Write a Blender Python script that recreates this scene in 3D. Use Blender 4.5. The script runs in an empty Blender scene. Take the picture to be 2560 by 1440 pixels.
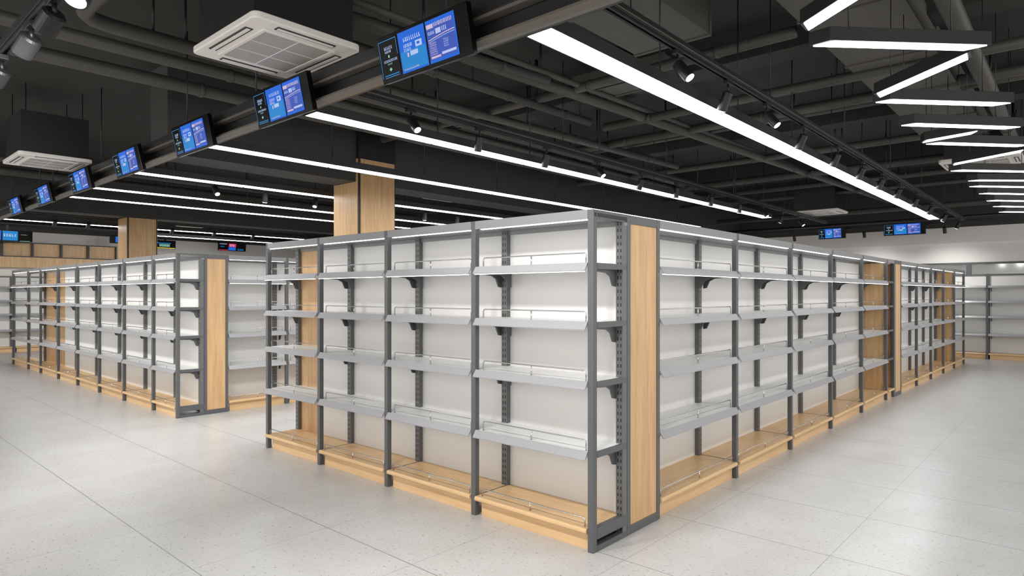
import bpy, bmesh, math, random
from mathutils import Vector, Matrix
C = bpy.context.scene.collection
S = bpy.context.scene
PI = math.pi

# ------------------------------------------------------------------ camera, world, exposure
ANG = math.atan2(1800.0, 1610.0)
CAM = (-3.0947, -2.1368, 1.5087)
cd = bpy.data.cameras.new('camera')
cam = bpy.data.objects.new('camera', cd)
C.objects.link(cam)
cam.location = CAM
cam.rotation_euler = (PI/2, 0, -ANG)
cd.sensor_fit = 'HORIZONTAL'
cd.sensor_width = 36.0
cd.lens = 36.0*1610.0/2560.0
cd.shift_y = 14.0/2560.0
cd.clip_end = 200
S.camera = cam
w = bpy.data.worlds.new('world')
S.world = w
w.use_nodes = True
w.node_tree.nodes['Background'].inputs[0].default_value = (1.0, 0.975, 0.94, 1)
w.node_tree.nodes['Background'].inputs[1].default_value = 1.7
S.view_settings.view_transform = 'Standard'
S.view_settings.look = 'None'
S.view_settings.exposure = 0.28
S.view_settings.gamma = 1.0
S.view_settings.use_curve_mapping = False
S.cycles.max_bounces = 6
S.cycles.diffuse_bounces = 4
S.cycles.glossy_bounces = 3
S.cycles.transmission_bounces = 2
S.cycles.caustics_reflective = False
S.cycles.caustics_refractive = False
S.cycles.sample_clamp_indirect = 4.0
L_CEIL = 15.0      # radiance of the linear lights
L_STRIP = 4.0      # radiance of the strips in the shelving
L_SPOT = 7.0
L_ZIG = 8.5      # radiance of the zigzag bars
P_SPOT = 82.0    # power of a track spotlight that lights shelving

# ------------------------------------------------------------------ materials
def nd(nt, t, **k):
    n = nt.nodes.new(t)
    for a, b in k.items(): setattr(n, a, b)
    return n
def mat(name, col, rough=0.5, metal=0.0, spec=0.5):
    m = bpy.data.materials.new(name); m.use_nodes = True
    b = m.node_tree.nodes['Principled BSDF']
    b.inputs['Base Color'].default_value = (*col, 1)
    b.inputs['Roughness'].default_value = rough
    b.inputs['Metallic'].default_value = metal
    b.inputs['Specular IOR Level'].default_value = spec
    return m
def emis(name, col, st, sample=True):
    m = bpy.data.materials.new(name); m.use_nodes = True
    b = m.node_tree.nodes['Principled BSDF']
    b.inputs['Base Color'].default_value = (0.02, 0.02, 0.02, 1)
    b.inputs['Emission Color'].default_value = (*col, 1)
    b.inputs['Emission Strength'].default_value = st
    b.inputs['Roughness'].default_value = 0.35
    b.inputs['Specular IOR Level'].default_value = 0.1
    if not sample: m.cycles.emission_sampling = 'NONE'
    return m
def wood(name, scale, c1, c2, rough=0.42):
    """oak with the grain along the small component of scale (object coordinates)"""
    m = mat(name, c1, rough)
    nt = m.node_tree; b = nt.nodes['Principled BSDF']
    tc = nd(nt, 'ShaderNodeTexCoord'); oi = nd(nt, 'ShaderNodeObjectInfo')
    off = nd(nt, 'ShaderNodeVectorMath', operation='SCALE')
    off.inputs[0].default_value = (13.7, 7.3, 5.1)
    nt.links.new(oi.outputs['Random'], off.inputs['Scale'])
    ad = nd(nt, 'ShaderNodeVectorMath', operation='ADD')
    nt.links.new(tc.outputs['Object'], ad.inputs[0]); nt.links.new(off.outputs[0], ad.inputs[1])
    mp = nd(nt, 'ShaderNodeMapping'); mp.inputs['Scale'].default_value = scale
    nt.links.new(ad.outputs[0], mp.inputs['Vector'])
    n1 = nd(nt, 'ShaderNodeTexNoise'); n1.inputs['Scale'].default_value = 1.0
    n1.inputs['Detail'].default_value = 5; n1.inputs['Roughness'].default_value = 0.62; n1.inputs['Distortion'].default_value = 0.35
    nt.links.new(mp.outputs[0], n1.inputs['Vector'])
    r = nd(nt, 'ShaderNodeValToRGB')
    r.color_ramp.elements[0].position = 0.34; r.color_ramp.elements[0].color = (*c2, 1)
    r.color_ramp.elements[1].position = 0.62; r.color_ramp.elements[1].color = (*c1, 1)
    nt.links.new(n1.outputs['Fac'], r.inputs['Fac'])
    nt.links.new(r.outputs['Color'], b.inputs['Base Color'])
    bu = nd(nt, 'ShaderNodeBump'); bu.inputs['Strength'].default_value = 0.06
    nt.links.new(n1.outputs['Fac'], bu.inputs['Height']); nt.links.new(bu.outputs[0], b.inputs['Normal'])
    return m
OAK1, OAK2 = (0.60, 0.385, 0.195), (0.475, 0.285, 0.130)
M = {}
M['white'] = mat('white_board', (0.685, 0.675, 0.66), 0.5)
M['shelf'] = mat('shelf_white', (0.74, 0.74, 0.735), 0.4)
M['steel'] = mat('grey_steel', (0.088, 0.091, 0.096), 0.42)
M['canopy'] = mat('canopy_grey', (0.22, 0.222, 0.225), 0.4)
M['holder'] = mat('label_plastic', (0.35, 0.346, 0.362), 0.3)
M['chrome'] = mat('chrome_wire', (0.62, 0.62, 0.62), 0.22, 1.0)
M['oak_v'] = wood('oak_upright_grain', (26, 26, 1.6), OAK1, OAK2)
M['oak_h'] = wood('oak_long_grain', (1.8, 20, 20), (0.70, 0.475, 0.26), (0.60, 0.385, 0.19), 0.36)
M['black'] = mat('black_metal', (0.012, 0.012, 0.013), 0.42)
M['darkgrey'] = mat('dark_housing', (0.022, 0.022, 0.021), 0.5)
M['trim'] = mat('lit_tan_metal', (0.13, 0.112, 0.095), 0.35)  # on the gantry rails, warm light off the wood put into the colour
M['ac'] = mat('cassette_plastic', (0.86, 0.82, 0.77), 0.4)
M['acdark'] = mat('vent_dark', (0.02, 0.02, 0.02), 0.5)
M['wallw'] = mat('wall_paint', (0.76, 0.73, 0.705), 0.7)
M['ceil'] = mat('ceiling_paint', (0.028, 0.026, 0.0225), 0.8)
M['pipe'] = mat('pipe_paint', (0.058, 0.054, 0.049), 0.55)
M['duct'] = mat('duct_paint', (0.085, 0.079, 0.072), 0.7)
M['bulk'] = mat('bulkhead_paint', (0.040, 0.037, 0.034), 0.6)
M['light'] = emis('light_diffuser', (0.96, 0.985, 1.0), L_CEIL)
M['bar'] = emis('bar_diffuser', (0.96, 0.985, 1.0), L_ZIG)
M['strip'] = emis('strip_diffuser', (0.97, 0.985, 1.0), L_STRIP)
M['lens'] = emis('spot_lens', (0.97, 0.985, 1.0), L_SPOT, False)
M['blue'] = emis('screen_blue', (0.006, 0.14, 0.75), 0.72, False)
M['cyan'] = emis('screen_cyan', (0.012, 0.30, 0.80), 0.6, False)
M['violet'] = emis('screen_violet', (0.05, 0.11, 0.55), 0.66, False)
M['pale'] = emis('screen_pale', (0.45, 0.55, 0.85), 0.8, False)
M['pink'] = emis('screen_pink', (0.62, 0.48, 0.62), 0.8, False)
M['green'] = emis('screen_green', (0.35, 0.75, 0.55), 0.6, False)
M['red'] = emis('screen_red', (0.65, 0.03, 0.08), 0.8, False)
M['yellow'] = emis('screen_yellow', (0.80, 0.65, 0.05), 0.9, False)
M['glow'] = emis('screen_edge', (0.05, 0.35, 0.75), 0.9, False)
M['black_screen'] = mat('screen_black', (0.003, 0.003, 0.0035), 0.2, 0, 0.12)

def upright_mat():
    m = mat('slotted_steel', (0.12, 0.122, 0.125), 0.4)
    nt = m.node_tree; b = nt.nodes['Principled BSDF']
    tc = nd(nt, 'ShaderNodeTexCoord'); sp = nd(nt, 'ShaderNodeSeparateXYZ')
    nt.links.new(tc.outputs['Object'], sp.inputs[0])
    def mth(op, a, bb=None):
        n = nd(nt, 'ShaderNodeMath', operation=op)
        for i, v in enumerate((a, bb)):
            if v is None: continue
            if isinstance(v, (int, float)): n.inputs[i].default_value = v
            else: nt.links.new(v, n.inputs[i])
        return n.outputs[0]
    fz = mth('LESS_THAN', mth('FRACT', mth('DIVIDE', sp.outputs['Z'], 0.042)), 0.5)
    ax = mth('ABSOLUTE', mth('SUBTRACT', mth('ABSOLUTE', sp.outputs['X']), 0.0105))
    s = mth('MULTIPLY', fz, mth('LESS_THAN', ax, 0.0048))
    mx = nd(nt, 'ShaderNodeMix', data_type='RGBA')
    mx.inputs[6].default_value = (0.12, 0.122, 0.125, 1); mx.inputs[7].default_value = (0.012, 0.012, 0.012, 1)
    nt.links.new(s, mx.inputs[0]); nt.links.new(mx.outputs[2], b.inputs['Base Color'])
    return m
M['slotted'] = upright_mat()

def grille_mat():
    m = mat('return_grille', (0.5, 0.47, 0.43), 0.5)
    nt = m.node_tree; b = nt.nodes['Principled BSDF']
    tc = nd(nt, 'ShaderNodeTexCoord')
    ck = nd(nt, 'ShaderNodeTexChecker'); ck.inputs['Scale'].default_value = 110
    ck.inputs[1].default_value = (0.62, 0.58, 0.54, 1); ck.inputs[2].default_value = (0.25, 0.235, 0.22, 1)
    nt.links.new(tc.outputs['Object'], ck.inputs['Vector']); nt.links.new(ck.outputs[0], b.inputs['Base Color'])
    return m
M['grille'] = grille_mat()

def floor_mat():
    m = mat('stone_tiles', (0.5, 0.5, 0.49), 0.3)
    nt = m.node_tree; b = nt.nodes['Principled BSDF']; lk = nt.links.new
    g = nd(nt, 'ShaderNodeNewGeometry'); sp = nd(nt, 'ShaderNodeSeparateXYZ'); lk(g.outputs['Position'], sp.inputs[0])
    def mth(op, a, bb=None):
        n = nd(nt, 'ShaderNodeMath', operation=op)
        for i, v in enumerate((a, bb)):
            if v is None: continue
            if isinstance(v, (int, float)): n.inputs[i].default_value = v
            else: lk(v, n.inputs[i])
        return n.outputs[0]
    def joint(o, off, per, wd):
        f = mth('FRACT', mth('DIVIDE', mth('SUBTRACT', o, off), per))
        return mth('LESS_THAN', mth('SUBTRACT', 0.5, mth('ABSOLUTE', mth('SUBTRACT', f, 0.5))), wd/per)
    jx = joint(sp.outputs['X'], 0.045, 0.84, 0.0034)
    jy = joint(sp.outputs['Y'], -0.18, 0.85, 0.0024)
    # mottled stone
    n1 = nd(nt, 'ShaderNodeTexNoise'); n1.inputs['Scale'].default_value = 2.2; n1.inputs['Detail'].default_value = 6; n1.inputs['Roughness'].default_value = 0.6
    lk(g.outputs['Position'], n1.inputs['Vector'])
    r1 = nd(nt, 'ShaderNodeValToRGB')
    r1.color_ramp.elements[0].position = 0.35; r1.color_ramp.elements[0].color = (0.515, 0.505, 0.49, 1)
    r1.color_ramp.elements[1].position = 0.65; r1.color_ramp.elements[1].color = (0.565, 0.56, 0.55, 1)
    lk(n1.outputs['Fac'], r1.inputs['Fac'])
    n2 = nd(nt, 'ShaderNodeTexNoise'); n2.inputs['Scale'].default_value = 62; n2.inputs['Detail'].default_value = 2; n2.inputs['Roughness'].default_value = 0.55
    mp = nd(nt, 'ShaderNodeMapping'); mp.inputs['Scale'].default_value = (1.0, 0.55, 1.0); mp.inputs['Rotation'].default_value = (0, 0, 0.6)
    lk(g.outputs['Position'], mp.inputs['Vector']); lk(mp.outputs[0], n2.inputs['Vector'])
    r2 = nd(nt, 'ShaderNodeValToRGB')
    r2.color_ramp.elements[0].position = 0.28; r2.color_ramp.elements[0].color = (0.45, 0.43, 0.41, 1)
    r2.color_ramp.elements[1].position = 0.39; r2.color_ramp.elements[1].color = (1, 1, 1, 1)
    lk(n2.outputs['Fac'], r2.inputs['Fac'])
    n3 = nd(nt, 'ShaderNodeTexNoise'); n3.inputs['Scale'].default_value = 150; n3.inputs['Detail'].default_value = 1
    lk(g.outputs['Position'], n3.inputs['Vector'])
    r3 = nd(nt, 'ShaderNodeValToRGB')
    r3.color_ramp.elements[0].position = 0.3; r3.color_ramp.elements[0].color = (0.86, 0.85, 0.84, 1)
    r3.color_ramp.elements[1].position = 0.6; r3.color_ramp.elements[1].color = (1, 1, 1, 1)
    lk(n3.outputs['Fac'], r3.inputs['Fac'])
    def mixc(mode, fac, a, c):
        n = nd(nt, 'ShaderNodeMix', data_type='RGBA', blend_type=mode)
        if isinstance(fac, (int, float)): n.inputs[0].default_value = fac
        else: lk(fac, n.inputs[0])
        lk(a, n.inputs[6])
        if isinstance(c, tuple): n.inputs[7].default_value = c
        else: lk(c, n.inputs[7])
        return n.outputs[2]
    c = mixc('MULTIPLY', 0.85, r1.outputs[0], r2.outputs[0])
    c = mixc('MULTIPLY', 1.0, c, r3.outputs[0])
    c = mixc('MIX', mth('MULTIPLY', jx, 0.8), c, (0.17, 0.165, 0.16, 1))
    c = mixc('MIX', mth('MULTIPLY', jy, 0.55), c, (0.19, 0.185, 0.175, 1))
    lk(c, b.inputs['Base Color'])
    rr = nd(nt, 'ShaderNodeMapRange'); rr.inputs['To Min'].default_value = 0.27; rr.inputs['To Max'].default_value = 0.33
    lk(n1.outputs['Fac'], rr.inputs['Value']); lk(rr.outputs[0], b.inputs['Roughness'])
    return m
M['floor'] = floor_mat()
def mirror_mat():
    m = mat('window_glass', (0.15, 0.15, 0.145), 0.06, 1.0)
    return m
M['glass'] = mirror_mat()

# ------------------------------------------------------------------ mesh helpers
class MB:
    def __init__(s): s.v = []; s.f = []; s.mi = []
    def box(s, x0, x1, y0, y1, z0, z1, m=0):
        b = len(s.v)
        s.v += [(x0,y0,z0),(x1,y0,z0),(x1,y1,z0),(x0,y1,z0),(x0,y0,z1),(x1,y0,z1),(x1,y1,z1),(x0,y1,z1)]
        for f in ((3,2,1,0),(4,5,6,7),(0,1,5,4),(1,2,6,5),(2,3,7,6),(3,0,4,7)):
            s.f.append(tuple(b+i for i in f)); s.mi.append(m)
        return s
    def quad(s, p, m=0):
        b = len(s.v); s.v += list(p); s.f.append(tuple(range(b, b+len(p)))); s.mi.append(m); return s
    def prism(s, prof, axis, a, b_, m=0):
        """profile of 2-D points extruded along axis from a to b_; axis x: profile is (y, z); axis z: (x, y)"""
        n = len(prof); b = len(s.v)
        for t in (a, b_):
            for p in prof: s.v.append((t, p[0], p[1]) if axis == 'x' else (p[0], p[1], t) if axis == 'z' else (p[0], t, p[1]))
        for i in range(n):
            j = (i+1) % n
            s.f.append((b+i, b+j, b+n+j, b+n+i)); s.mi.append(m)
        s.f.append(tuple(b+i for i in reversed(range(n)))); s.f.append(tuple(b+n+i for i in range(n))); s.mi += [m, m]
        return s
    def tube(s, pts, r, n=8, m=0, caps=True):
        pts = [Vector(p) for p in pts]; rs = r if isinstance(r, (list, tuple)) else [r]*len(pts)
        base = len(s.v); prev = None
        for i, p in enumerate(pts):
            d = (pts[min(i+1, len(pts)-1)] - pts[max(i-1, 0)]).normalized()
            if prev is None:
                u = d.orthogonal().normalized()
            else:
                u = (prev - d*prev.dot(d)).normalized()
            prev = u; q = d.cross(u)
            for k in range(n):
                a = 2*PI*k/n
                s.v.append(tuple(p + (u*math.cos(a) + q*math.sin(a))*rs[i]))
        for i in range(len(pts)-1):
            for k in range(n):
                a = base+i*n+k; b2 = base+i*n+(k+1) % n
                s.f.append((a, b2, b2+n, a+n)); s.mi.append(m)
        if caps:
            s.f.append(tuple(base+k for k in reversed(range(n)))); s.mi.append(m)
            e = base+(len(pts)-1)*n
            s.f.append(tuple(e+k for k in range(n))); s.mi.append(m)
        return s
    def mesh(s, name, mats, bev=0.0, smooth=False):
        me = bpy.data.meshes.new(name); me.from_pydata(s.v, [], s.f)
        for m in (mats if isinstance(mats, (list, tuple)) else [mats]): me.materials.append(M[m])
        for p, i in zip(me.polygons, s.mi): p.material_index = i
        bm = bmesh.new(); bm.from_mesh(me)
        bmesh.ops.recalc_face_normals(bm, faces=bm.faces)
        if bev:
            es = [e for e in bm.edges if len(e.link_faces) == 2 and e.calc_face_angle(0) > 0.5]
            bmesh.ops.bevel(bm, geom=es, offset=bev, segments=2, affect='EDGES', profile=0.5, clamp_overlap=True)
        bm.to_mesh(me); bm.free()
        if smooth: me.polygons.foreach_set('use_smooth', [True]*len(me.polygons))
        return me
CACHE = {}
def cached(key, fn):
    if key not in CACHE: CACHE[key] = fn()
    return CACHE[key]
def link(name, me, parent=None, loc=(0,0,0), rot=(0,0,0)):
    o = bpy.data.objects.new(name, me); C.objects.link(o)
    o.location = loc; o.rotation_euler = rot
    if parent is not None: o.parent = parent
    return o
def thing(name, label, cat, loc=(0,0,0), rot=(0,0,0), group=None):
    o = link(name, None, None, loc, rot); o.empty_display_size = 0.1
    o['label'] = label; o['category'] = cat
    if group: o['group'] = group
    return o
def tag(o, label, cat, group=None):
    o['label'] = label; o['category'] = cat
    if group: o['group'] = group
    return o
def struct(name, me, loc=(0,0,0), parent=None, label=None):
    o = link(name, me, parent, loc)
    if parent is None:
        o['kind'] = 'structure'
        if label: o['label'] = label
    return o

# ------------------------------------------------------------------ the room
CEIL = 4.1
XW, YW = 15.6, 18.9       # back walls
mb = MB(); mb.quad([(-7.5,-7.5,0),(XW+.3,-7.5,0),(XW+.3,YW+.3,0),(-7.5,YW+.3,0)])
struct('floor', mb.mesh('floor', 'floor'))
struct('ceiling', MB().box(-7.5, XW+.3, -7.5, YW+.3, CEIL, CEIL+.15).mesh('ceiling', 'ceil'))
# wall_right: white above the window strip, a proud upper band, dark above
mb = MB()
mb.box(XW, XW+.25, -7.5, YW+.25, 0, 1.93, 0); mb.box(XW, XW+.25, -7.5, YW+.25, 2.25, 2.73, 0)
mb.box(XW-.06, XW+.25, -7.5, YW+.25, 2.73, 3.10, 0); mb.box(XW-.10, XW+.25, -7.5, YW+.25, 3.10, CEIL, 1)
mb.box(XW, XW+.25, 4.0, YW+.25, 1.93, 2.25, 0)
struct('wall_right', mb.mesh('wall_right', ['wallw', 'bulk']))
win = struct('window_1', MB().box(XW+.01, XW+.06, -7.5, 4.0, 1.93, 2.25).mesh('window_pane', 'glass'))
mb = MB(); mb.box(XW-.03, XW+.005, -7.5, 4.0, 2.205, 2.25); mb.box(XW-.03, XW+.005, -7.5, 4.0, 1.93, 1.96)
for y in (-5.6,-2.9,-.02,2.6): mb.box(XW-.025, XW+.005, y-.05, y+.05, 1.96, 2.205)
struct('window_frame', mb.mesh('window_frame', 'steel'), parent=win)
mb = MB(); mb.box(-7.5, XW, YW, YW+.25, 0, 3.15, 0); mb.box(-7.5, XW, YW-.08, YW+.25, 3.15, CEIL, 1)
struct('wall_left', mb.mesh('wall_left', ['wallw', 'bulk']))

# timber-clad pillars and the bulkheads they carry
def pillar(x, y, s, top, label):
    p = struct('pillar', MB().box(x, x+s, y, y+s, 0, CEIL).mesh('pillar_core', 'black'), label=label)
    e = 0.022
    for nm, a in (('cladding', (x-.012, x, y+e, y+s-e)), ('cladding', (x+e, x+s-e, y-.012, y)),
                  ('cladding', (x+s, x+s+.012, y+e, y+s-e)), ('cladding', (x+e, x+s-e, y+s, y+s+.012))):
        struct(nm, MB().box(*a, 0.02, top).mesh('pillar_cladding', 'oak_v'), parent=p)
pillar(2.19, 5.46, .63, 3.40, 'oak-clad square pillar rising behind the front shelving island')
pillar(1.49, 12.53, .56, 3.07, 'oak-clad square pillar rising behind the rear shelving island')
mb = MB(); mb.box(-.3, XW, 5.52, 6.02, 3.08, CEIL-.001)
struct('ceiling_beam', mb.mesh('bulkhead', 'bulk'), label='dark bulkhead over the pillar behind the front island')
mb = MB(); mb.box(-7.5, XW, 12.5, 12.95, 3.08, CEIL-.001)
struct('ceiling_beam', mb.mesh('bulkhead', 'bulk'), label='dark bulkhead over the rear shelving island')
for x, wd, zb in ((3.05,.34,3.78),(6.2,.3,3.78),(9.4,.3,3.78),(12.4,.3,3.78)):
    struct('ceiling_beam', MB().box(x, x+wd, -7.5, 5.5, zb, CEIL-.001).mesh('cross_beam', 'ceil'), label='dark cross beam under the slab')

# ------------------------------------------------------------------ shelving bays
SH = (0.58, 0.99, 1.34, 1.687)
PW = 0.04
def rail_pts(x0, x1, y, z0, z1, legs=3):
    r = 0.012
    pts = [(x0, y, z0), (x0, y, z1-r), (x0+r*.3, y, z1-r*.3), (x0+r, y, z1), (x1-r, y, z1), (x1-r*.3, y, z1-r*.3), (x1, y, z1-r), (x1, y, z0)]
    return pts
def guard_mesh(w_, h):
    mb = MB(); x0, x1 = .045, w_-PW-.035
    mb.tube(rail_pts(x0, x1, .035, 0, h), .0042, 6)
    mb.tube([((x0+x1)/2, .035, 0), ((x0+x1)/2, .035, h)], .0042, 6)
    return mb.mesh('guard_rail', 'chrome', smooth=True)
def shelf_mesh(w_, d, dark):
    mb = MB()
    mb.box(.002, w_-.002, PW+.004, d-.012, -.03, 0); mb.box(.004, w_-PW-.004, .006, PW+.004, -.03, 0)
    return mb.mesh('shelf_board', 'steel' if dark else 'shelf')
def holder_mesh(w_):
    mb = MB()
    mb.prism([(.006, .004), (.002, .004), (-.026, -.040), (-.024, -.046), (-.020, -.044), (.006, -.006)], 'x', .002, w_-PW-.002)
    return mb.mesh('label_holder', 'holder')
def bracket_mesh(d):
    mb = MB(); y = d-.045
    mb.prism([(y,-.03),(y-.26,-.03),(y-.26,-.042),(y-.10,-.052),(y-.055,-.075),(y-.03,-.13),(y,-.135)], 'x', -.006, .006)
    return mb.mesh('bracket', 'steel')
def canopy_mesh(w_, d, lp):
    mb = MB(); mb.box(lp, w_-PW, 0, .012, 1.945, 2.0); mb.box(0, w_, .012, d, 1.958, 1.982)
    mb.box(0, w_, d-.03, d, 1.93, 1.958)
    return mb.mesh('canopy', 'canopy')
def bay(label, group, org, rz, w_, d=.37, left=False, end=None, back='white', guards=True, holders=True, canopy=True, strip=True, dark=False, top=2.0, side=False):
    t = thing('shelving_bay', label, 'shelving', org, (0, 0, rz), group)
    post = cached(('post', top), lambda: MB().box(-PW, 0, 0, PW, 0, top).mesh('post', 'steel', .003))
    up = cached(('up', d), lambda: MB().box(-.025, .025, d-.05, d-.004, .02, 1.97).mesh('slotted_upright', 'slotted'))
    link('post', post, t, (w_, 0, 0))
    if left: link('post', post, t, (PW, 0, 0))
    link('upright', up, t, (w_-.026, 0, 0))
    if left: link('upright', up, t, (.026, 0, 0))
    if back == 'split':
        link('back_panel', cached(('bsw', w_, d), lambda: MB().box(.39, w_, d-.012, d, .12, 1.965).mesh('back_panel', 'white')), t)
        link('timber_panel', cached(('bst', w_, d), lambda: MB().box(.03, .385, d-.016, d+.02, .02, 1.965).mesh('timber_panel', 'oak_v')), t)
    elif back:
        link('back_panel' if back == 'white' else 'timber_panel',
             cached(('bk', w_, d, back, bool(end)), lambda: MB().box(0, w_-(.053 if end else 0), d-.012, d, .12, 1.965).mesh('back_panel', 'white' if back == 'white' else 'oak_v')), t)
    if side: link('side_panel', cached(('sp', d), lambda: MB().box(-.014, -.001, PW+.002, d-.052, .137, 1.94).mesh('side_timber', 'oak_v')), t, (w_, 0, 0))
    lp = PW if left else 0
    if canopy:
        c = link('canopy', cached(('can', w_, d, lp), lambda: canopy_mesh(w_, d, lp)), t)
        if strip:
            link('light_strip', cached(('led', w_), lambda: MB().box(.03, w_-PW-.02, .022, .046, 1.942, 1.957).mesh('light_strip', 'strip')), c)
    else:
        link('top_rail', cached(('tr', w_, d), lambda: MB().box(0, w_, d-.04, d, 1.93, 1.965).mesh('top_rail', 'steel')), t)
    for i, z in enumerate(SH):
        s = link('shelf', cached(('sh', w_, d, dark), lambda: shelf_mesh(w_, d, dark)), t, (0, 0, z))
        if holders: link('label_holder', cached(('ho', w_), lambda: holder_mesh(w_)), s)
        if guards: link('guard_rail', cached(('gr', w_, 0), lambda: guard_mesh(w_, .062)), s)
        br = cached(('br', d), lambda: bracket_mesh(d))
        link('bracket', br, s, (.034, 0, 0)); link('bracket', br, s, (w_-.06, 0, 0))
        if end:
            link('end_rail', cached(('er', d), lambda: MB().box(-.016, 0, PW+.001, d-.006, -.032, .002).mesh('end_rail', 'steel')), s, (w_, 0, 0))
        if strip and i == 3:
            link('light_strip', cached(('led2', w_), lambda: MB().box(.012, w_-PW-.012, -.019, -.008, -.0505, -.0465).mesh('light_strip', 'strip')), s)
    def deck():
        mb = MB(); mb.box(.002, w_-.002, PW+.004, d-.012, .10, .135); 
        mb.prism([(-.004,.103),(-.012,.112),(-.012,.125),(-.004,.135),(PW+.004,.135),(PW+.004,.10)], 'x', .004, w_-PW-.004)
        return mb.mesh('deck', 'oak_h')
    dk = link('deck', cached(('dk', w_, d), deck), t)
    if guards: link('guard_rail', cached(('gr', w_, 1), lambda: guard_mesh(w_, .05)), dk, (0, -.012, .135))
    link('plinth', cached(('pl', w_, lp), lambda: MB().box(lp+.028, w_-PW-.008, .034, .055, 0, .10).mesh('plinth', 'oak_h')), t)
    if not end: link('deck_joint', cached(('dj', d), lambda: MB().box(-.0085, -.0005, PW+.01, d-.02, .10, .1362).mesh('deck_joint', 'steel')), t, (w_, 0, 0))
    if end:
        for a, b_ in ((1.95, 2.0), (.072, .138), (0, .035)):
            link('side_rail', cached(('sr', d, a), lambda: MB().box(-.035, 0, PW, d, a, b_).mesh('side_rail', 'steel')), t, (w_, 0, 0))
    return t
ORD = ['first','second','third','fourth','fifth','sixth','seventh','eighth','ninth','tenth','eleventh','twelfth','thirteenth']

def end_board(label, org, rz, w_, d, fr=.04):
    t = thing('gondola_end', label, 'end board', org, (0, 0, rz))
    mb = MB(); mb.box(0, fr, 0, .05, 0, 2.0); mb.box(w_-fr, w_, 0, .05, 0, 2.0)
    mb.box(fr, w_-fr, 0, .05, 1.945, 2.0); mb.box(fr, w_-fr, 0, .05, 0, .055)
    link('frame', mb.mesh('end_frame', 'steel', .002), t)
    link('timber_panel', MB().box(fr, w_-fr, .006, .03, .055, 1.945).mesh('end_timber', 'oak_v'), t)
    link('side_panel', MB().box(.004, .02, .05, d-.02, .02, 1.94).mesh('side_timber', 'oak_v'), t)
    mb = MB(); mb.box(w_-.02, w_-.002, .05, d, .02, 1.98); mb.box(.02, w_-.02, d-.02, d, .02, 1.98); mb.box(.02, w_-.002, .05, d, 1.94, 1.98)
    link('carcass', mb.mesh('end_carcass', 'white'), t)
    return t

# front island, aisle side (faces the camera's side of the shop, X = 0)
WA = .967
an = {0: 'open-ended white-backed shelving bay at the front corner, beside the wide oak end board',
      1: 'white-backed shelving bay next to the open-ended front corner bay',
      2: 'white-backed shelving bay, third from the front corner, under the pillar',
      3: 'shelving bay with a narrow oak panel in its back, at the cross aisle'}
for i in range(4):
    bay(an[i], 'shelving bays of the front island, short side', (0, WA*(i+1), 0), -PI/2, WA, left=(i == 3), end=(i == 0), back='split' if i == 3 else 'white')
end_board('wide grey-framed oak end board at the front corner of the front island', (.3707, 0, 0), 0, .411, .37)
# front island, long side (faces -Y)
WB = 1.298
bn = ['wide white-backed shelving bay touching the wide oak end board of the front island',
      'wide white-backed shelving bay, second along from the wide front oak end board',
      'wide white-backed shelving bay, third along from the wide front oak end board',
      'wide white-backed shelving bay, fourth along, before the one with the oak partition',
      'wide shelving bay with an oak partition at the far end of the long side']
for i in range(5):
    bay(bn[i], 'shelving bays of the front island, long side', (.783+WB*i, -.004*i, 0), 0, WB, side=(i == 4))
TE = -.022
bay('narrow oak-backed corner bay with grey shelf edges beside the slim oak end board', 'shelving bays of the front island, long side',
    (.783+WB*5, -.022, 0), TE, .385, back='wood', guards=False, holders=False, dark=True, strip=False)
def alongE(s): return (7.273+s*math.cos(TE), -.022+s*math.sin(TE), 0)
end_board('slim grey-framed oak end board halfway along the aisle, between oak-backed corner bay and white-backed bays', alongE(.387), TE, .40, .37)
fn = ['first white-backed bay beyond the slim oak end board', 'second white-backed bay beyond the slim oak end board',
      'third white-backed bay beyond the slim oak end board', 'bay with an oak partition beyond the slim oak end board', 'last white-backed bay before the far wall shelving']
for i in range(5):
    bay(fn[i], 'shelving bays of the far island', alongE(.79+1.128*i), TE, 1.128, side=(i == 3))

# rear island, aisle side (X = 0, beyond the cross aisle)
PC = [0, .80, 1.92, 3.04, 4.19, 5.37, 6.62, 7.60, 9.0]
TC = -.0055
def alongC(s): return (-math.sin(TC)*s, 6.06+math.cos(TC)*s, 0)
cn = ['open-ended shelving bay at the corner of the rear island, beside its oak end board',
      'rear island bay next to the open-ended corner bay', 'third bay of the rear island from its oak end board',
      'fourth bay of the rear island from its oak end board', 'fifth bay of the rear island from its oak end board',
      'sixth bay of the rear island, just before the oak-backed pair', 'nearer of the two oak-backed bays of the rear island',
      'see-through bay at the far end of the rear island']
cb = ['white','white','white','white','white','split','wood',None]
for i in range(8):
    bay(cn[i], 'shelving bays of the rear island, aisle side', alongC(PC[i+1]), -PI/2+TC, round(PC[i+1]-PC[i], 3), d=.325, left=(i == 7), end=(i == 0), back=cb[i])
end_board('oak end board in a grey frame on the rear island', (.3257, 6.06, 0), 0, .30, .33, .035)
for i in range(2):
    bay(['white-backed bay of the rear island facing the cross aisle, touching its oak end board', 'second white-backed bay along the cross aisle, mostly hidden by the front island'][i],
        'shelving bays of the rear island, cross aisle side', (.63+.83*i, 6.06, 0), 0, .83)

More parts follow.
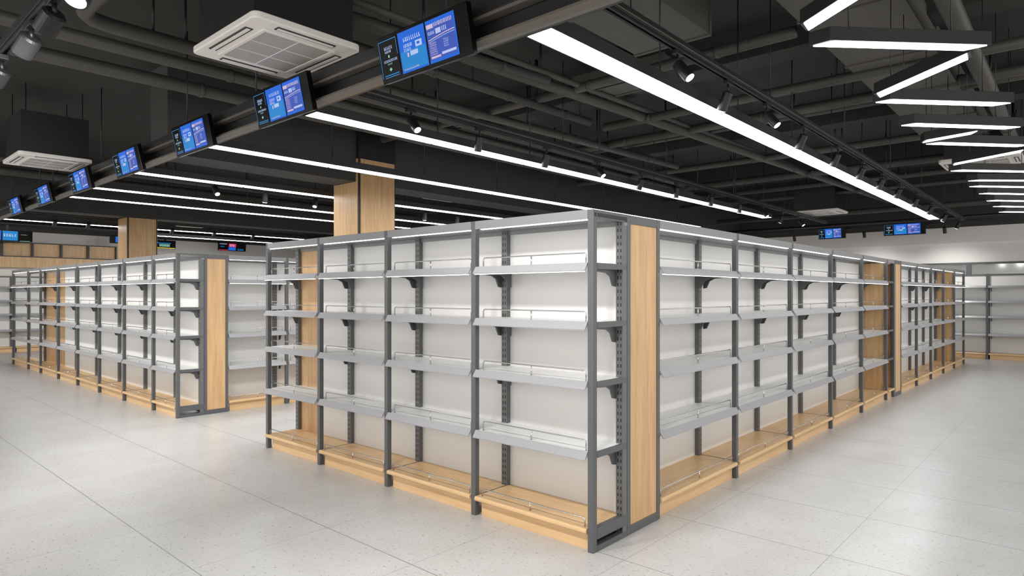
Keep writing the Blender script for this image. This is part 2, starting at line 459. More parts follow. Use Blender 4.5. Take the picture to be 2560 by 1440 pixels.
# wall shelving under the window strip and under the oak wall cabinets
for i in range(2):
    bay(['wall shelving bay under the window strip, partly hidden by the far island', 'wall shelving bay under the window strip, cut by the edge of the picture'][i],
        'wall shelving under the window strip', (XW-.40, .90-1.33*i, 0), -PI/2, 1.33, d=.39, guards=False, canopy=False, strip=False, left=False, top=1.965)
for i in range(3):
    bay(['wall shelving bay under the oak wall cabinets, at the edge of the picture', 'wall shelving bay under the oak cabinets, seen through the see-through bay', 'wall shelving bay under the oak cabinets, behind the rear island'][i],
        'wall shelving under the oak wall cabinets', (-.75+1.5*i, YW-.42, 0), 0, 1.5, d=.39, guards=False, canopy=False, strip=False, left=(i == 0), top=1.965)

# oak wall cabinets with open compartments, and the oak fascia under them
gx = [-.10, .49, 1.13, 1.77, 2.40, 3.10]
t = thing('fascia_board', 'long plain oak fascia board under the open wall cabinets', 'fascia', (-1.0, YW-.36, 2.19))
link('board', MB().box(0, 6.0, 0, .34, 0, .27).mesh('fascia', 'oak_v'), t)
cl = ['open oak wall cabinet cut by the edge of the picture', 'open oak wall cabinet under the widest wall screen', 'open oak wall cabinet, second from the rear pillar',
      'open oak wall cabinet just before the rear pillar', 'open oak wall cabinet reaching behind the rear pillar']
cl = ['open oak wall cabinet at the edge of the picture', 'open oak wall cabinet below the end of the blue wall screen', 'open oak wall cabinet beside the blank white wall patch',
      'open oak wall cabinet, second from the rear pillar', 'open oak wall cabinet touching the rear pillar']
for i in range(5):
    wd = gx[i+1]-gx[i]-.004
    t = thing('wall_cabinet', cl[i], 'cabinet', (gx[i], YW-.34, 2.465), (0, 0, 0), 'open oak wall cabinets')
    mb = MB(); f = .022
    mb.box(0, wd, 0, .32, 0, f); mb.box(0, wd, 0, .32, .385-f, .385); mb.box(0, f, 0, .32, f, .385-f); mb.box(wd-f, wd, 0, .32, f, .385-f)
    link('frame', mb.mesh('cabinet_frame', 'black'), t)
    link('back_panel', MB().box(f, wd-f, .10, .115, f, .385-f).mesh('cabinet_back', 'oak_v'), t)

# ------------------------------------------------------------------ lights
def rod_mesh(h, r=.006): return cached(('rod', round(h, 3), r), lambda: MB().tube([(0,0,0),(0,0,h)], r, 8).mesh('hanger_rod', 'black', smooth=True))
def light_row(label, x0, y0, x1, y1, z=2.95, seg=1.35, wd=.19, first=None):
    ln = math.hypot(x1-x0, y1-y0); a = math.atan2(y1-y0, x1-x0)
    t = thing('linear_light', label, 'light', (x0, y0, z), (0, 0, a), 'linear ceiling lights')
    H = .075
    mb = MB(); mb.box(0, ln, -wd/2, wd/2, .008, H); mb.box(0, ln, -wd/2, -wd/2+.008, 0, .01); mb.box(0, ln, wd/2-.008, wd/2, 0, .01)
    mb.box(0, .01, -wd/2, wd/2, 0, .01); mb.box(ln-.01, ln, -wd/2, wd/2, 0, .01)
    link('housing', mb.mesh('light_housing', 'darkgrey'), t)
    s = 0.0; k = 0
    while s < ln-.1:
        e = min(s+(first if (k == 0 and first) else seg), ln)
        link('diffuser', MB().box(s+.014, e-.014, -wd/2+.009, wd/2-.009, .001, .0079).mesh('diffuser', 'light'), t)
        if k > 0:
            link('hanger_rod', rod_mesh(CEIL-z-H, .0055), t, (s, 0, H))
        s = e; k += 1
    return t
light_row('widest-looking row of linear lights, above the long side of the front island', -.355, .122, 11.7, .09)
light_row('linear light row over the middle of the front island', -.33, 2.51, 9.3, 2.42)
light_row('linear light row crossing in front of the pillar', -.36, 4.265, 10.0, 4.17)
light_row('linear light row passing just behind the pillar', -.36, 6.33, 6.2, 6.30)
light_row('linear light row second behind the pillar', -.35, 7.97, 7.0, 7.9)
light_row('linear light row third behind the pillar, before the rear bulkhead', -.335, 9.16, 7.0, 9.05)
light_row('far linear light row seen below the rear bulkhead', -.42, 13.5, 6.0, 13.46)
light_row('farthest linear light row, behind the rear pillar', 2.9, 15.2, 6.2, 15.2)

DUCT = (.8, 7.4, -1.16, -.46, 3.62, 3.86)
ZIG = [((.05,-1.68),(.58,-.98),'zigzag bar light cut by the top edge of the picture'),
       ((.86,-.98),(1.56,-1.66),'big level-looking zigzag bar light, first across the aisle'),
       ((1.66,-1.61),(2.2,-.98),'slanting zigzag bar light between the first two level-looking ones'),
       ((2.35,-.98),(3.08,-1.66),'second level-looking zigzag bar light'),
       ((3.25,-.98),(4.02,-1.66),'third level-looking zigzag bar light'),
       ((3.97,-1.40),(4.08,-.96),'short slanting zigzag bar light tucked before the fourth level-looking one'),
       ((4.2,-1.01),(4.95,-1.68),'fourth level-looking zigzag bar light'),
       ((5.2,-1.66),(5.57,-1.0),'slanting zigzag bar light pointing at a ceiling cassette'),
       ((6.0,-.97),(6.75,-1.68),'zigzag bar light just after the slanting far one'),
       ((6.95,-1.03),(7.55,-1.68),'second zigzag bar light after the slanting far one'),
       ((7.5,-.98),(8.25,-1.68),'third zigzag bar light after the slanting far one'),
       ((8.35,-1.0),(9.1,-1.68),'fourth zigzag bar light after the slanting far one'),
       ((9.3,-1.0),(10.05,-1.68),'fifth zigzag bar light after the slanting far one'),
       ((10.2,-1.0),(10.95,-1.68),'sixth zigzag bar light after the slanting far one'),
       ((11.15,-1.0),(11.9,-1.68),'last zigzag bar light before the back wall')]
for (a, b, lab) in ZIG:
    ln = math.hypot(b[0]-a[0], b[1]-a[1]); an_ = math.atan2(b[1]-a[1], b[0]-a[0])
    t = thing('zigzag_light', lab, 'light', (a[0], a[1], 2.95), (0, 0, an_), 'zigzag bar lights')
    wd = .095; H = .085
    sk = wd/2
    prof = lambda i: [(-i+sk*.9, -wd/2+i*0), (ln-sk*.9, -wd/2), (ln+sk*.9, wd/2), (-sk*.9, wd/2)]
    mb = MB(); mb.prism([(sk*.8, -wd/2), (ln+sk*.8, -wd/2), (ln-sk*.8, wd/2), (-sk*.8, wd/2)], 'z', .006, H)
    link('housing', mb.mesh('bar_housing', 'darkgrey', .002), t)
    g = .006
    mb = MB(); mb.prism([(sk*.8+.03, -wd/2+g), (ln+sk*.7-.02, -wd/2+g), (ln-sk*.7-.03, wd/2-g), (-sk*.7+.02, wd/2-g)], 'z', 0, .0059)
    link('diffuser', mb.mesh('bar_diffuser', 'bar'), t)
    for q in ((.36 if a[0] == 8.35 else .18), .82):
        yy = a[1]+(b[1]-a[1])*q; xx = a[0]+(b[0]-a[0])*q
        tz = DUCT[4]-.012 if DUCT[2]-.02 < yy < DUCT[3]+.02 and DUCT[0] < xx < DUCT[1] else CEIL
        link('suspension_wire', rod_mesh(tz-2.95-H, .003), t, (ln*q, 0, H))

def track(label, p0, p1, z, group=None):
    ln = math.hypot(p1[0]-p0[0], p1[1]-p0[1]); a = math.atan2(p1[1]-p0[1], p1[0]-p0[0])
    t = thing('lighting_track', label, 'track', (p0[0], p0[1], z), (0, 0, a), 'lighting tracks')
    mb = MB(); mb.box(0, ln, -.03, .03, .02, .07); mb.box(0, ln, -.022, -.010, 0, .02); mb.box(0, ln, .010, .022, 0, .02)
    link('rail', mb.mesh('track_rail', 'black', .002), t)
    link('contact_strip', MB().box(.02, ln-.02, -.0305, -.0295, .03, .04).mesh('contact_strip', 'trim'), t)
    n = max(2, int(ln/2.2)+1)
    for k in range(n): link('hanger_rod', rod_mesh(CEIL-z-.07, .005), t, (.35+(ln-.7)*k/(n-1), 0, .07))
    return t
def spot_parts(big):
    def head():
        mb = MB()
        mb.tube([(0,0,.005),(0,0,0),(0,0,-.13),(0,0,-.138)], [.030,.037,.037,.036], 20)
        me = mb.mesh('lamp_head', 'black'); return me
    if big:
        return (cached('bp_ad', lambda: MB().box(-.075, .075, -.025, .025, -.032, 0).mesh('adapter', 'black', .003)),
                cached('bp_st', lambda: MB().tube([(0,0,-.03),(0,0,-.09)], .013, 10).mesh('stem', 'black', smooth=True)),
                cached('bp_hd', lambda: MB().tube([(0,0,.012),(0,0,0),(0,0,-.10),(0,0,-.112)], [.045,.057,.057,.056], 24).mesh('lamp_head', 'black')),
                cached('bp_ln', lambda: MB().tube([(0,0,-.1125),(0,0,-.1135)], .046, 22).mesh('lens', 'lens')))
    return (cached('sp_ad', lambda: MB().box(-.05, .05, -.018, .018, -.028, 0).mesh('adapter', 'black', .003)),
            cached('sp_st', lambda: MB().tube([(0,0,-.028),(0,0,-.075)], .008, 8).mesh('stem', 'black', smooth=True)),
            cached('sp_hd', head),
            cached('sp_ln', lambda: MB().tube([(0,0,-.1385),(0,0,-.1405)], .030, 18).mesh('lens', 'lens')))
AIM = {'a': (.02,-.62,-.78), 'b': (.12,.42,-.88), 'v': (-.02,.10,-1), 'c': (-.35,-.30,-.89), 'd': (.1,-.2,-.97), 'g': (.08,.30,-.95), 'w': (.40,0,-.92), 'h': (-.25,.75,-.65), 'e': (.70,0,-.72), 'f': (0,.72,-.70)}
def spot(label, group, x, y, z, aim, along=0.0, big=False, power=0.0, cone=95):
    t = thing('track_spotlight', label, 'spotlight', (x, y, z), (0, 0, along), group)
    ad, st, hd, le = spot_parts(big)
    link('adapter', ad, t); link('stem', st, t)
    d = Vector(AIM[aim]).normalized()
    d = Matrix.Rotation(-along, 3, 'Z') @ d
    q = Vector((0, 0, -1)).rotation_difference(d)
    h = link('lamp_head', hd, t, (0, 0, -.085)); h.rotation_euler = q.to_euler()
    link('lens', le, h)
    if power:
        ld = bpy.data.lights.new('lamp', 'SPOT'); ld.energy = power; ld.spot_size = math.radians(cone); ld.spot_blend = 0.9; ld.shadow_soft_size = 0.1
        ld.color = (1.0, 0.985, 0.96)
        lo = bpy.data.objects.new('lamp', ld); C.objects.link(lo); lo.parent = h; lo.location = (0, 0, -.16)
    return t
track('lighting track beside the widest-looking light row', (-.15, -.13), (14.0, -.11), 3.10)
T1 = [(.78,'a'),(1.58,'b'),(2.36,'a'),(3.32,'b'),(4.44,'b'),(5.49,'b'),(6.49,'b'),(7.54,'b'),(8.8,'b'),(10.1,'b'),(11.6,'b'),(13.4,'b')]
for i, (x, m) in enumerate(T1):
    spot(f'{ORD[i]} spotlight from the screen gantry, beside the widest-looking light row', 'spotlights beside the widest-looking light row', x, -.13+.02*x/14, 3.10, m)
def ty(x): return 2.22+.08*x/12
track('lighting track over the middle of the front island', (-.10, ty(-.1)), (12.6, ty(12.6)), 3.10)
T2 = [(.47,'a'),(1.32,'g'),(2.36,'g'),(3.33,'a'),(4.38,'b'),(5.36,'v'),(6.51,'v'),(7.64,'v'),(8.67,'a'),(9.74,'b'),(10.71,'a')]
for i, (x, m) in enumerate(T2):
    spot(f'{ORD[i]} spotlight from the screen gantry, over the middle of the front island', 'spotlights over the middle of the front island', x, ty(x), 3.10, m, 0, False, P_SPOT*.8 if i in (1, 2) else 0, 150)
track('lighting track behind the front bulkhead', (-.1, 6.75), (7.4, 6.75), 3.05)
for i, (x, m) in enumerate([(.75,'a'),(1.48,'v'),(2.3,'c'),(3.75,'c'),(4.5,'v'),(5.3,'v'),(6.1,'c')]):
    spot(f'{ORD[i]} spotlight from the screen gantry, behind the front bulkhead', 'spotlights behind the front bulkhead', x, 6.75, 3.05, m)
track('far lighting track behind the rear bulkhead', (-.3, 13.26), (6.0, 13.26), 3.05)
for i, (x, m) in enumerate([(.42,'c'),(1.0,'c'),(2.64,'c'),(3.58,'c'),(4.53,'v')]):
    spot(f'{ORD[i]} spotlight along the far track behind the rear bulkhead', 'spotlights behind the rear bulkhead', x, 13.26, 3.05, 'f', 0, False, P_SPOT*1.0, 125)
track('lighting track above the open floor, at the corner of the picture', (-2.19, -1.6), (-2.19, 14.6), 3.04)  # continued out of view to carry the added shelf-lighting heads
for i, (y, m, lab) in enumerate([(1.36,'c','lit spotlight peeping in at the top edge of the picture'),(1.85,'h','big dark spotlight beside the top corner of the picture'),
                                 (2.33,'h','big dark spotlight lower on the corner track'),(3.10,'h','dark spotlight cut by the side edge of the picture')]):
    spot(lab, 'spotlights on the corner track', -2.19, y, 3.04, m, PI/2, True, P_SPOT*1.4, 140)
for i, y in enumerate((-.6, .1, .75, 4.0, 5.0, 6.3, 7.6, 8.9, 10.2, 11.5, 12.8)):  # heads added out of view to brighten the lower shelves
    spot(f'{ORD[i]} added unseen spotlight on the corner track, lighting the shelving', 'spotlights on the corner track', -2.19, y, 3.04, 'e', PI/2, True, P_SPOT*(1.15 if y < 5.5 else 1.0))
track('added unseen lighting track on the outer side of the wide aisle', (-1.5, -2.45), (13.0, -2.45), 3.04)  # track and spotlights added out of view to light the long-side decks
OUT = ['first', 'second', 'third', 'fourth', 'fifth', 'sixth', 'seventh', 'eighth', 'ninth']
for i in range(9):
    spot(f'{OUT[i]} added unseen spotlight of the outer track, lighting the long side', 'added spotlights on the outer track of the wide aisle', .2+1.5*i, -2.45, 3.04, 'f', 0, True, P_SPOT*.6)
track('lighting track in front of the back wall', (14.4, -.6), (14.4, 5.2), 3.10)
for i, y in enumerate((.3, 1.95, 3.6, 4.6)):
    spot(['spotlight before the back wall, beside the whole blue screen', 'spotlight before the back wall, between the two blue screens', 'spotlight before the back wall, beyond the half-hidden screen', 'outermost spotlight before the back wall'][i],
         'spotlights before the back wall', 14.4, y, 3.10, 'w', PI/2, False, P_SPOT*.85, 125)

# ------------------------------------------------------------------ screens on gantries
def gantry(label, org, rz, ln, rods):
    t = thing('screen_gantry', label, 'gantry', org, (0, 0, rz), 'screen gantries')
    mb = MB(); mb.box(0, ln, -.05, .05, 3.055, 3.125)
    link('upper_rail', mb.mesh('upper_rail', 'black', .002), t)
    link('lit_underside', MB().box(0, ln, -.045, .015, 3.035, 3.0545).mesh('lit_underside', 'trim'), t)  # tan strip painted as the lit underside of the upper rail
    link('back_board', MB().box(0, ln, .021, .04, 2.895, 3.056).mesh('back_board', 'black'), t)
    mb = MB(); mb.prism([(-.05,2.927),(-.05,2.913),(-.012,2.895),(.02,2.895),(.02,2.915),(-.012,2.915)], 'x', 0, ln)
    link('lower_rail', mb.mesh('lower_rail', 'trim'), t)
    for x in rods: link('hanger_rod', rod_mesh(CEIL-3.125, .007), t, (x, .01, 3.125))
    return t
def glyphs(mb, x0, x1, z0, z1, rng, m, cell=None, fill=.62):
    """a run of small marks that read as unreadable screen lettering"""
    h = z1-z0; c = cell or h*.72
    x = x0
    while x+c*.8 <= x1:
        wq = c*rng.uniform(.55, .95)
        k = rng.randrange(4)
        st = h*.24
        mb.quad([(x,0,z0),(x+st,0,z0),(x+st,0,z1),(x,0,z1)], m)
        if k in (0, 2): mb.quad([(x,0,z1-st),(x+wq*.8,0,z1-st),(x+wq*.8,0,z1),(x,0,z1)], m)
        if k in (1, 2, 3): mb.quad([(x,0,z0),(x+wq*.8,0,z0),(x+wq*.8,0,z0+st),(x,0,z0+st)], m)
        if k in (0, 3): mb.quad([(x+wq*.8-st,0,z0),(x+wq*.8,0,z0),(x+wq*.8,0,z1*.5+z0*.5),(x+wq*.8-st,0,z1*.5+z0*.5)], m)
        x += c
def rect(mb, x0, x1, z0, z1, m, y=0): mb.quad([(x0,y,z0),(x1,y,z0),(x1,y,z1),(x0,y,z1)], m)
def panel_black(w_, h, rng):
    mb = MB(); rect(mb, 0, w_, 0, h, 0, .002)
    e = .0028
    rect(mb, .004, .004+e, .01, h-.01, 2); rect(mb, .004, w_-.004, h-.012, h-.012+e, 2); rect(mb, w_-.004-e, w_-.004, h*.55, h-.012, 2)
    glyphs(mb, w_*.30, w_*.75, h*.72, h*.80, rng, 1); glyphs(mb, w_*.32, w_*.70, h*.64, h*.70, rng, 1)
    mb.quad([(w_*.5,-.0005,h*.50),(w_*.55,-.0005,h*.545),(w_*.5,-.0005,h*.60),(w_*.45,-.0005,h*.545)], 3)
    glyphs(mb, w_*.2, w_*.95, h*.41, h*.47, rng, 1, h*.05); glyphs(mb, w_*.38, w_*.68, h*.34, h*.38, rng, 3, h*.04)
    mb.quad([(w_*.5,0,h*.17),(w_*.58,0,h*.22),(w_*.5,0,h*.27),(w_*.42,0,h*.22)], 3)
    rect(mb, w_*.14, w_*.92, h*.075, h*.10, 4); rect(mb, w_*.14, w_*.92, h*.03, h*.042, 2)
    return mb.mesh('dark_panel', ['black_screen', 'pale', 'glow', 'green', 'cyan'])
def panel_blue(w_, h, rng, v=0):
    mb = MB(); rect(mb, 0, w_, 0, h, 0, .002); rect(mb, w_*.03, w_*.97, h*.05, h*.52, 1, .001)
    glyphs(mb, w_*.2, w_*.86, h*.74, h*.84, rng, 2, h*.075)
    glyphs(mb, w_*.18, w_*.55, h*.60, h*.68, rng, 2, h*.05); glyphs(mb, w_*.18, w_*.5, h*.50, h*.58, rng, 2, h*.06)
    rect(mb, w_*.62, w_*.86, h*.53, h*.68, 2); rect(mb, w_*.68, w_*.78, h*.58, h*.64, 0, -.001)
    rect(mb, w_*.40, w_*.68, h*.37, h*.48, 2); rect(mb, w_*.28, w_*.34, h*.36, h*.46, 4)
    for i in range(8):
        a = w_*(.08+.105*i); rect(mb, a, a+w_*.1, h*(.135+.008*i), h*(.19+.013*i), 3)
    glyphs(mb, w_*.1, w_*.7, h*.06, h*.10, rng, 4, h*.045)
    return mb.mesh('blue_panel', ['blue', 'cyan', 'pale', 'cyan', 'pink'])
def panel_violet(w_, h, rng, v=0):
    mb = MB(); rect(mb, 0, w_, 0, h, 0, .002); rect(mb, 0, w_, h*.86, h, 2, .001); rect(mb, w_*.955, w_, 0, h, 2, .0005)
    rect(mb, w_*.02, w_*.26, h*.80, h*.90, 1); glyphs(mb, w_*.29, w_*.92, h*.82, h*.91, rng, 1, h*.05)
    glyphs(mb, w_*.06, w_*.30, h*.66, h*.73, rng, 3, h*.045); rect(mb, w_*.32, w_*.5, h*.64, h*.76, 3); glyphs(mb, w_*.54, w_*.72, h*.66, h*.76, rng, 3, h*.06)
    n = 10
    for i in range(n):
        a = w_*(.04+.92*i/n); z = h*(.53+.08*math.sin(PI*.5*i/n)); rect(mb, a, a+w_*.92/n, z, z+h*.022, 1)
        z2 = h*(.49+.075*math.sin(PI*.5*i/n))
        rect(mb, a, a+w_*.92/n, z2, z2+h*.012, 3)
    for r in range(6):
        z = h*(.18+.052*r); glyphs(mb, w_*.06, w_*.32, z, z+h*.034, rng, 1, h*.042)
        if r > 1: glyphs(mb, w_*.55, w_*.75, z, z+h*.034, rng, 3, h*.045)
    rect(mb, w_*.06, w_*.40, h*.10, h*.15, 1); rect(mb, w_*.44, w_*.93, h*.13, h*.19, 3); rect(mb, 0, w_, 0, h*.07, 2, .001)
    return mb.mesh('violet_panel', ['violet', 'pink', 'blue', 'pale'])
def screen(label, group, org, rz, tilt, seed, w_=.80, h=.275, mount=0):
    rng = random.Random(seed)
    t = thing('display_screen', label, 'screen', org, (tilt, 0, rz), group)
    link('housing', cached(('scr', w_, h), lambda: MB().box(0, w_, .004, .045, 0, h).mesh('screen_housing', 'black_screen', .004)), t)
    if mount: link('mount', MB().box(w_/2-.03, w_/2+.03, .046, .062, h*.4, h+mount).mesh('screen_mount', 'black'), t)
    b = .02; dw = w_-.10; dh = h-2*b
    link('dark_panel', panel_black(dw*.255, dh, rng), t, (b*.6, 0, b))
    link('blue_panel', panel_blue(dw*.345, dh, rng), t, (b*.6+dw*.275, 0, b))
    link('violet_panel', panel_violet(dw*.345, dh, rng), t, (b*.6+dw*.64, 0, b))
    return t
gantry('long black gantry of screens crossing the ceiling diagonally', (-.50, 15.2, 0), -PI/2, 17.5, (3.1, 5.02, 5.78, 8.05, 10.7, 12.12, 14.48, 15.9))
ys = [1.15, 2.775, 4.41, 6.13, 7.87, 9.66, 11.45]
sl = ['first and largest blue display screen on the diagonal gantry', 'second display screen down the diagonal gantry, by the ceiling cassette corner', 'third display screen down the diagonal gantry',
      'fourth display screen down the diagonal gantry', 'fifth display screen down the diagonal gantry', 'sixth display screen down the diagonal gantry', 'seventh and smallest-looking display screen of the diagonal gantry']
for i, y in enumerate(ys):
    screen(sl[i], 'display screens on the diagonal gantry', (-.615, y+.02, 2.822), -PI/2, .21, 11+i)
def screen_rail(label, org, rz, ln, r, rods):
    t = thing('screen_rail', label, 'rail', org, (0, 0, rz), 'screen rails')
    link('rail', MB().tube([(0,0,0),(ln,0,0)], r, 14).mesh('screen_rail', 'black', smooth=True), t)
    for x in rods: link('hanger_rod', rod_mesh(CEIL-org[2]-r, .007), t, (x, 0, r))
screen_rail('black rail before the back wall carrying two blue screens', (14.10, 5.3, 3.20), -PI/2, 8.5, .035, (.6, 2.4, 4.2, 5.6))
screen('half-dark blue display screen before the back wall, farther from the window end', 'display screens before the back wall', (14.0, 2.88, 2.86), -PI/2, .12, 31, .62, .27, .05)
screen('wider blue display screen before the white back wall, by the light row end', 'display screens before the back wall', (14.0, 1.44, 2.86), -PI/2, .12, 32, .84, .275, .05)
screen_rail('thick black rail before the cabinet wall carrying small screens', (-2.0, 17.75, 3.25), 0, 11.0, .07, (1, 3.5, 6, 8.5, 10.4))
def wall_screen(label, x0, wd, z0, h, kind, seed):
    rng = random.Random(seed)
    t = thing('wall_screen', label, 'screen', (x0, 17.66, z0), (.1, 0, 0), 'screens before the cabinet wall')
    link('housing', MB().box(0, wd, .004, .05, 0, h).mesh('wall_screen_housing', 'black_screen', .006), t)
    link('mount', MB().box(wd/2-.03, wd/2+.03, .051, .068, h*.4, 3.20-z0).mesh('screen_mount', 'black'), t)
    mb = MB()
    if kind == 'blue':
        rect(mb, .01, wd*.37, .02, h-.02, 0, .002); rect(mb, wd*.40, wd*.70, .02, h-.02, 1, .002)
        rect(mb, .01, wd*.36, .03, h*.30, 2); glyphs(mb, .02, wd*.35, h*.45, h*.62, rng, 3, h*.14); glyphs(mb, wd*.42, wd*.68, h*.42, h*.66, rng, 4, h*.2)
        glyphs(mb, wd*.76, wd*.9, h*.6, h*.66, rng, 5, h*.07); rect(mb, wd*.74, wd*.95, .012, .02, 5)
    elif kind == 'edge':
        rect(mb, wd*.3, wd-.01, .03, h-.03, 0, .002); glyphs(mb, wd*.5, wd*.9, h*.3, h*.5, rng, 3, h*.15)
    elif kind == 'yellow':
        rect(mb, .01, wd-.02, .012, .03, 6); rect(mb, wd*.05, wd*.75, h*.62, h*.70, 1); glyphs(mb, wd*.2, wd*.75, h*.25, h*.55, rng, 5, h*.12); rect(mb, wd*.05, wd*.12, h*.65, h*.78, 1)
    else:
        rect(mb, wd*.36, wd*.62, .02, h*.45, 0, .002); rect(mb, wd*.37, wd*.63, h*.47, h*.86, 7, .001); glyphs(mb, wd*.41, wd*.6, h*.55, h*.80, rng, 3, h*.2)
        glyphs(mb, wd*.05, wd*.34, h*.74, h*.86, rng, 4, h*.1); glyphs(mb, wd*.08, wd*.25, h*.42, h*.55, rng, 1, h*.12); rect(mb, .01, wd*.35, .012, .03, 7); glyphs(mb, wd*.7, wd*.92, h*.1, h*.3, rng, 1, h*.15)
    link('picture', mb.mesh('wall_picture', ['blue', 'cyan', 'violet', 'pale', 'pale', 'green', 'yellow', 'red']), t)
wall_screen('wide blue screen above the oak wall cabinets at the edge of the picture', -.06, 1.0, 2.80, .27, 'blue', 51)
wall_screen('blue screen mostly hidden by the rear pillar', 2.66, .45, 2.88, .22, 'edge', 52)
wall_screen('dark rounded screen with a yellow line beside the rear pillar', 3.80, .55, 2.80, .24, 'yellow', 53)
wall_screen('dark screen with a red picture behind the rear island end board', 5.58, .87, 2.83, .26, 'red', 54)

# ------------------------------------------------------------------ ceiling services
def cassette(label, x, y, z=3.20, sx=.78, sy=.93):
    t = thing('air_conditioner', label, 'air conditioner', (x, y, z), (0, 0, 0), 'ceiling cassette air conditioners')
    r = .05; pts = []
    for cx_, cy_, a0 in ((sx/2-r, sy/2-r, 0), (-sx/2+r, sy/2-r, 90), (-sx/2+r, -sy/2+r, 180), (sx/2-r, -sy/2+r, 270)):
        for k in range(6):
            a = math.radians(a0+18*k); pts.append((cx_+r*math.cos(a), cy_+r*math.sin(a)))
    link('face_panel', cached(('acf', sx, sy), lambda: MB().prism(pts, 'z', 0, .045).mesh('face_panel', 'ac', .008)), t)
    link('body', cached('acb', lambda: MB().box(-.36, .36, -.40, .40, .045, CEIL-3.40-.14).mesh('cassette_body', 'black')), t)
    def gm():
        mb = MB(); mb.box(-.235, .235, -.30, .30, -.006, 0)
        return mb.mesh('grille', 'grille')
    g = link('grille', cached('acg', gm), t)
    def gf():
        mb = MB(); a, b, c = .262, .33, .026
        mb.box(-a, a, b-c, b, -.010, 0); mb.box(-a, a, -b, -b+c, -.010, 0); mb.box(-a, -a+c, -b+c, b-c, -.010, 0); mb.box(a-c, a, -b+c, b-c, -.010, 0)
        mb.box(-.003, .003, -.30, .30, -.009, -.005); mb.box(-.235, .235, -.103, -.097, -.009, -.005); mb.box(-.235, .235, .097, .103, -.009, -.005)
        return mb.mesh('grille_frame', 'ac', .002)
    link('grille_frame', cached('acgf', gf), g)
    def vent(ln):
        mb = MB(); mb.box(-ln/2, ln/2, -.026, .026, -.004, .0); return mb.mesh('air_vent', 'acdark')
    def flap(ln):
        mb = MB(); mb.box(-ln/2+.01, ln/2-.01, -.012, .012, -.008, -.004); return mb.mesh('flap', 'ac')
    for (vx, vy, ra, ln) in ((0, .395, 0, .42), (0, -.395, 0, .42), (.325, 0, PI/2, .54), (-.325, 0, PI/2, .54)):
        v = link('air_vent', cached(('acv', ln), lambda: vent(ln)), t, (vx, vy, 0), (0, 0, ra))
        link('flap', cached(('acfl', ln), lambda: flap(ln)), v)
    for (vx, vy) in ((.3,.36),(-.3,.36),(.3,-.36),(-.3,-.36)): link('hanger_rod', rod_mesh(CEIL-z-.045, .006), t, (vx, vy, .045))
cassette('big white ceiling cassette above the diagonal gantry, beside its second screen', -.83, 2.11)
cassette('white ceiling cassette above the middle screens of the diagonal gantry', -.88, 7.95)
cassette('ceiling cassette above the far end of the front island', 11.4, 2.1)
cassette('ceiling cassette glimpsed under the linear light beyond the pillar', 5.4, 7.0, 3.35)
cassette('ceiling cassette beside the slanting far zigzag bar light', 8.1, -1.02, 3.35)
cassette('far ceiling cassette behind the rear bulkhead', 4.2, 16.0, 3.35)

def pipe(label, pts, r, rods=(), group='ceiling pipes', n=16):
    o = Vector(pts[0])
    t = thing('ceiling_pipe', label, 'pipe', tuple(o), (0, 0, 0), group)
    link('run', MB().tube([tuple(Vector(p)-o) for p in pts], r, n).mesh('pipe_run', 'pipe', smooth=True), t)
    a, b = Vector(pts[-2])-o, Vector(pts[-1])-o
    for q in rods:
        p = a.lerp(b, q); h = CEIL-(o.z+p.z+r)
        if h > .02: link('hanger_rod', rod_mesh(h, .011), t, (p.x, p.y, p.z+r))
    for q in (.12, .37, .63, .88):
        p = a.lerp(b, q); d = (b-a).normalized()*.02
        link('coupling', MB().tube([tuple(p-d), tuple(p+d)], r*1.14, n).mesh('coupling', 'pipe', smooth=True), t)
pipe('ceiling pipe running behind the big cassette, middle of three', [(-6, 4.05, 3.62), (9.5, 4.08, 3.62)], .055, (.2,.45,.7))
pipe('bent ceiling pipe with a curved elbow near the top corner of the picture', [(-1.62, 1.6, 3.66), (-1.62, 3.45, 3.66), (-1.60, 3.58, 3.66), (-1.52, 3.68, 3.66), (-1.38, 3.72, 3.66), (9.0, 3.8, 3.66)], .06, (.03,.055,.3,.6))
pipe('thick ceiling pipe, lowest of the three behind the big cassette', [(-6, 4.80, 3.62), (9.5, 4.60, 3.62)], .065, (.2,.45,.7))
pipe('ceiling pipe passing the near side of the big cassette', [(-3, 2.75, 3.72), (1.9, 1.95, 3.72)], .05, (.3,.8))
pipe('slim ceiling pipe passing just before the big cassette', [(-3, 2.4, 3.62), (1.9, 1.85, 3.62)], .04, (.3,.8))
pipe('long ceiling pipe between the two brightest light rows', [(-1, 2.12, 3.62), (13.5, 1.25, 3.62)], .055, (.1,.2,.3,.45,.6,.75))
pipe('thin ceiling pipe beside the long one between the brightest rows', [(-1, 1.95, 3.68), (12.5, 1.42, 3.68)], .03, (.15,.4,.6))
pipe('short ceiling pipe with an open end between the brightest rows', [(-.5, 2.5, 3.60), (3.4, 2.40, 3.60)], .045, (.5,.75,.95))
pipe('ceiling pipe low over the middle lighting track', [(-.5, 3.3, 3.60), (6.6, 2.9, 3.60)], .05, (.3,.5,.7))
pipe('round ceiling pipe running above the outer ends of the zigzag lights', [(-2, -1.42, 3.55), (12, -1.38, 3.55)], .07, (.3,.5,.7))
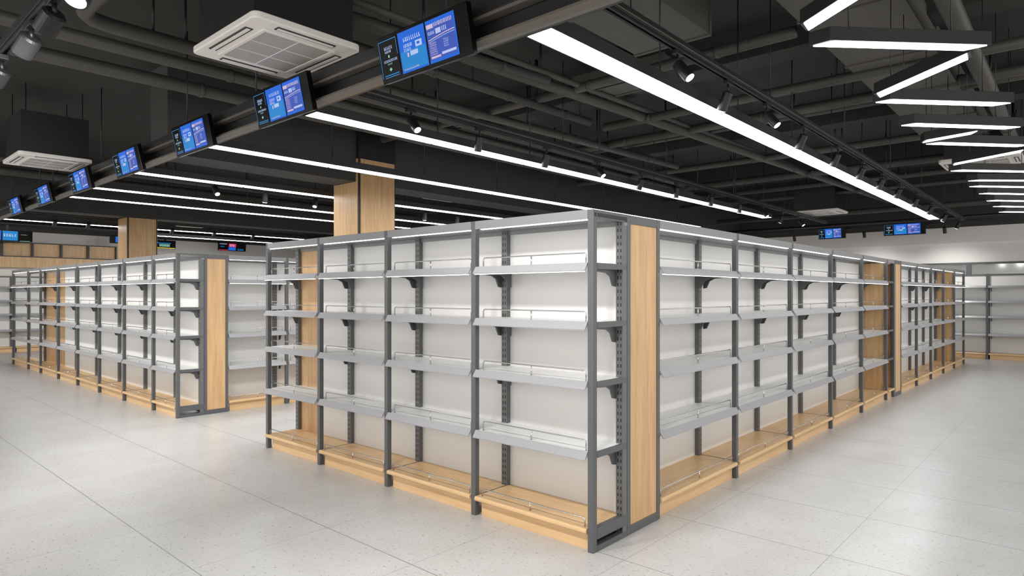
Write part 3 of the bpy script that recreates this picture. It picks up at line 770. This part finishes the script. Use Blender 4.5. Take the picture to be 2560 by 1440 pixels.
for i, (x, z, r, ya, yb) in enumerate([(2.4,3.66,.05,-.35,5.2),(3.72,3.60,.05,-3,2.4),(4.7,3.64,.055,-4,3.6),(5.25,3.72,.035,-4,5.2),(7.0,3.62,.05,-4,5.2),(7.35,3.68,.04,-4,5.2),(8.7,3.60,.06,-4,4.6),(10.4,3.66,.05,-4,5.2),(11.2,3.58,.04,-4,5.2),(13.3,3.40,.06,-4,5.2)]):
    pipe(f'{ORD[i]} cross pipe from the screen gantry, under the slab over the front island', [(x, ya, z), (x, yb, z)], r, (.2,.5,.8), 'cross pipes over the front island', 12)
for i, (y, z, r) in enumerate([(10.4,3.6,.05),(10.8,3.66,.035),(11.3,3.55,.07)]):
    pipe(['pipe above the second cassette, first of the rear trio', 'thin pipe above the second cassette, middle of the rear trio', 'thick pipe above the second cassette, nearest the rear bulkhead'][i],
         [(-8, y, z), (8, y, z)], r, (.3,.42,.5,.6), 'rear pipes above the second cassette', 12)
def duct(label, a, rods=()):
    x0, x1, y0, y1, z0, z1 = a
    t = thing('air_duct', label, 'duct', (x0, y0, z0), (0, 0, 0), 'air ducts')
    link('casing', MB().box(0, x1-x0, 0, y1-y0, 0, z1-z0).mesh('duct_casing', 'duct', .004), t)
    nx = max(2, int((x1-x0)/1.2)+1)
    for k in range(nx):
        x = (x1-x0-.03)*k/(nx-1); mb = MB(); mb.box(x, x+.03, -.012, 0, -.012, z1-z0); mb.box(x, x+.03, y1-y0, y1-y0+.012, -.012, z1-z0); mb.box(x, x+.03, 0, y1-y0, -.012, 0)
        link('flange', mb.mesh('duct_flange', 'duct'), t)
    for k in range(nx): link('hanger_rod', rod_mesh(CEIL-z1, .008), t, ((x1-x0)*(.05+.9*k/(nx-1)), (y1-y0)/2, z1-z0))
duct('broad pale-grey flat duct above the zigzag lights', DUCT)
duct('boxy dark duct hanging beside the track, over the corner', (.9, 1.9, .16, .85, 3.62, 4.0))
duct('flat duct across the ceiling over the front island, past the first light joint', (2.65, 3.0, 1.0, 2.1, 3.70, 3.9))
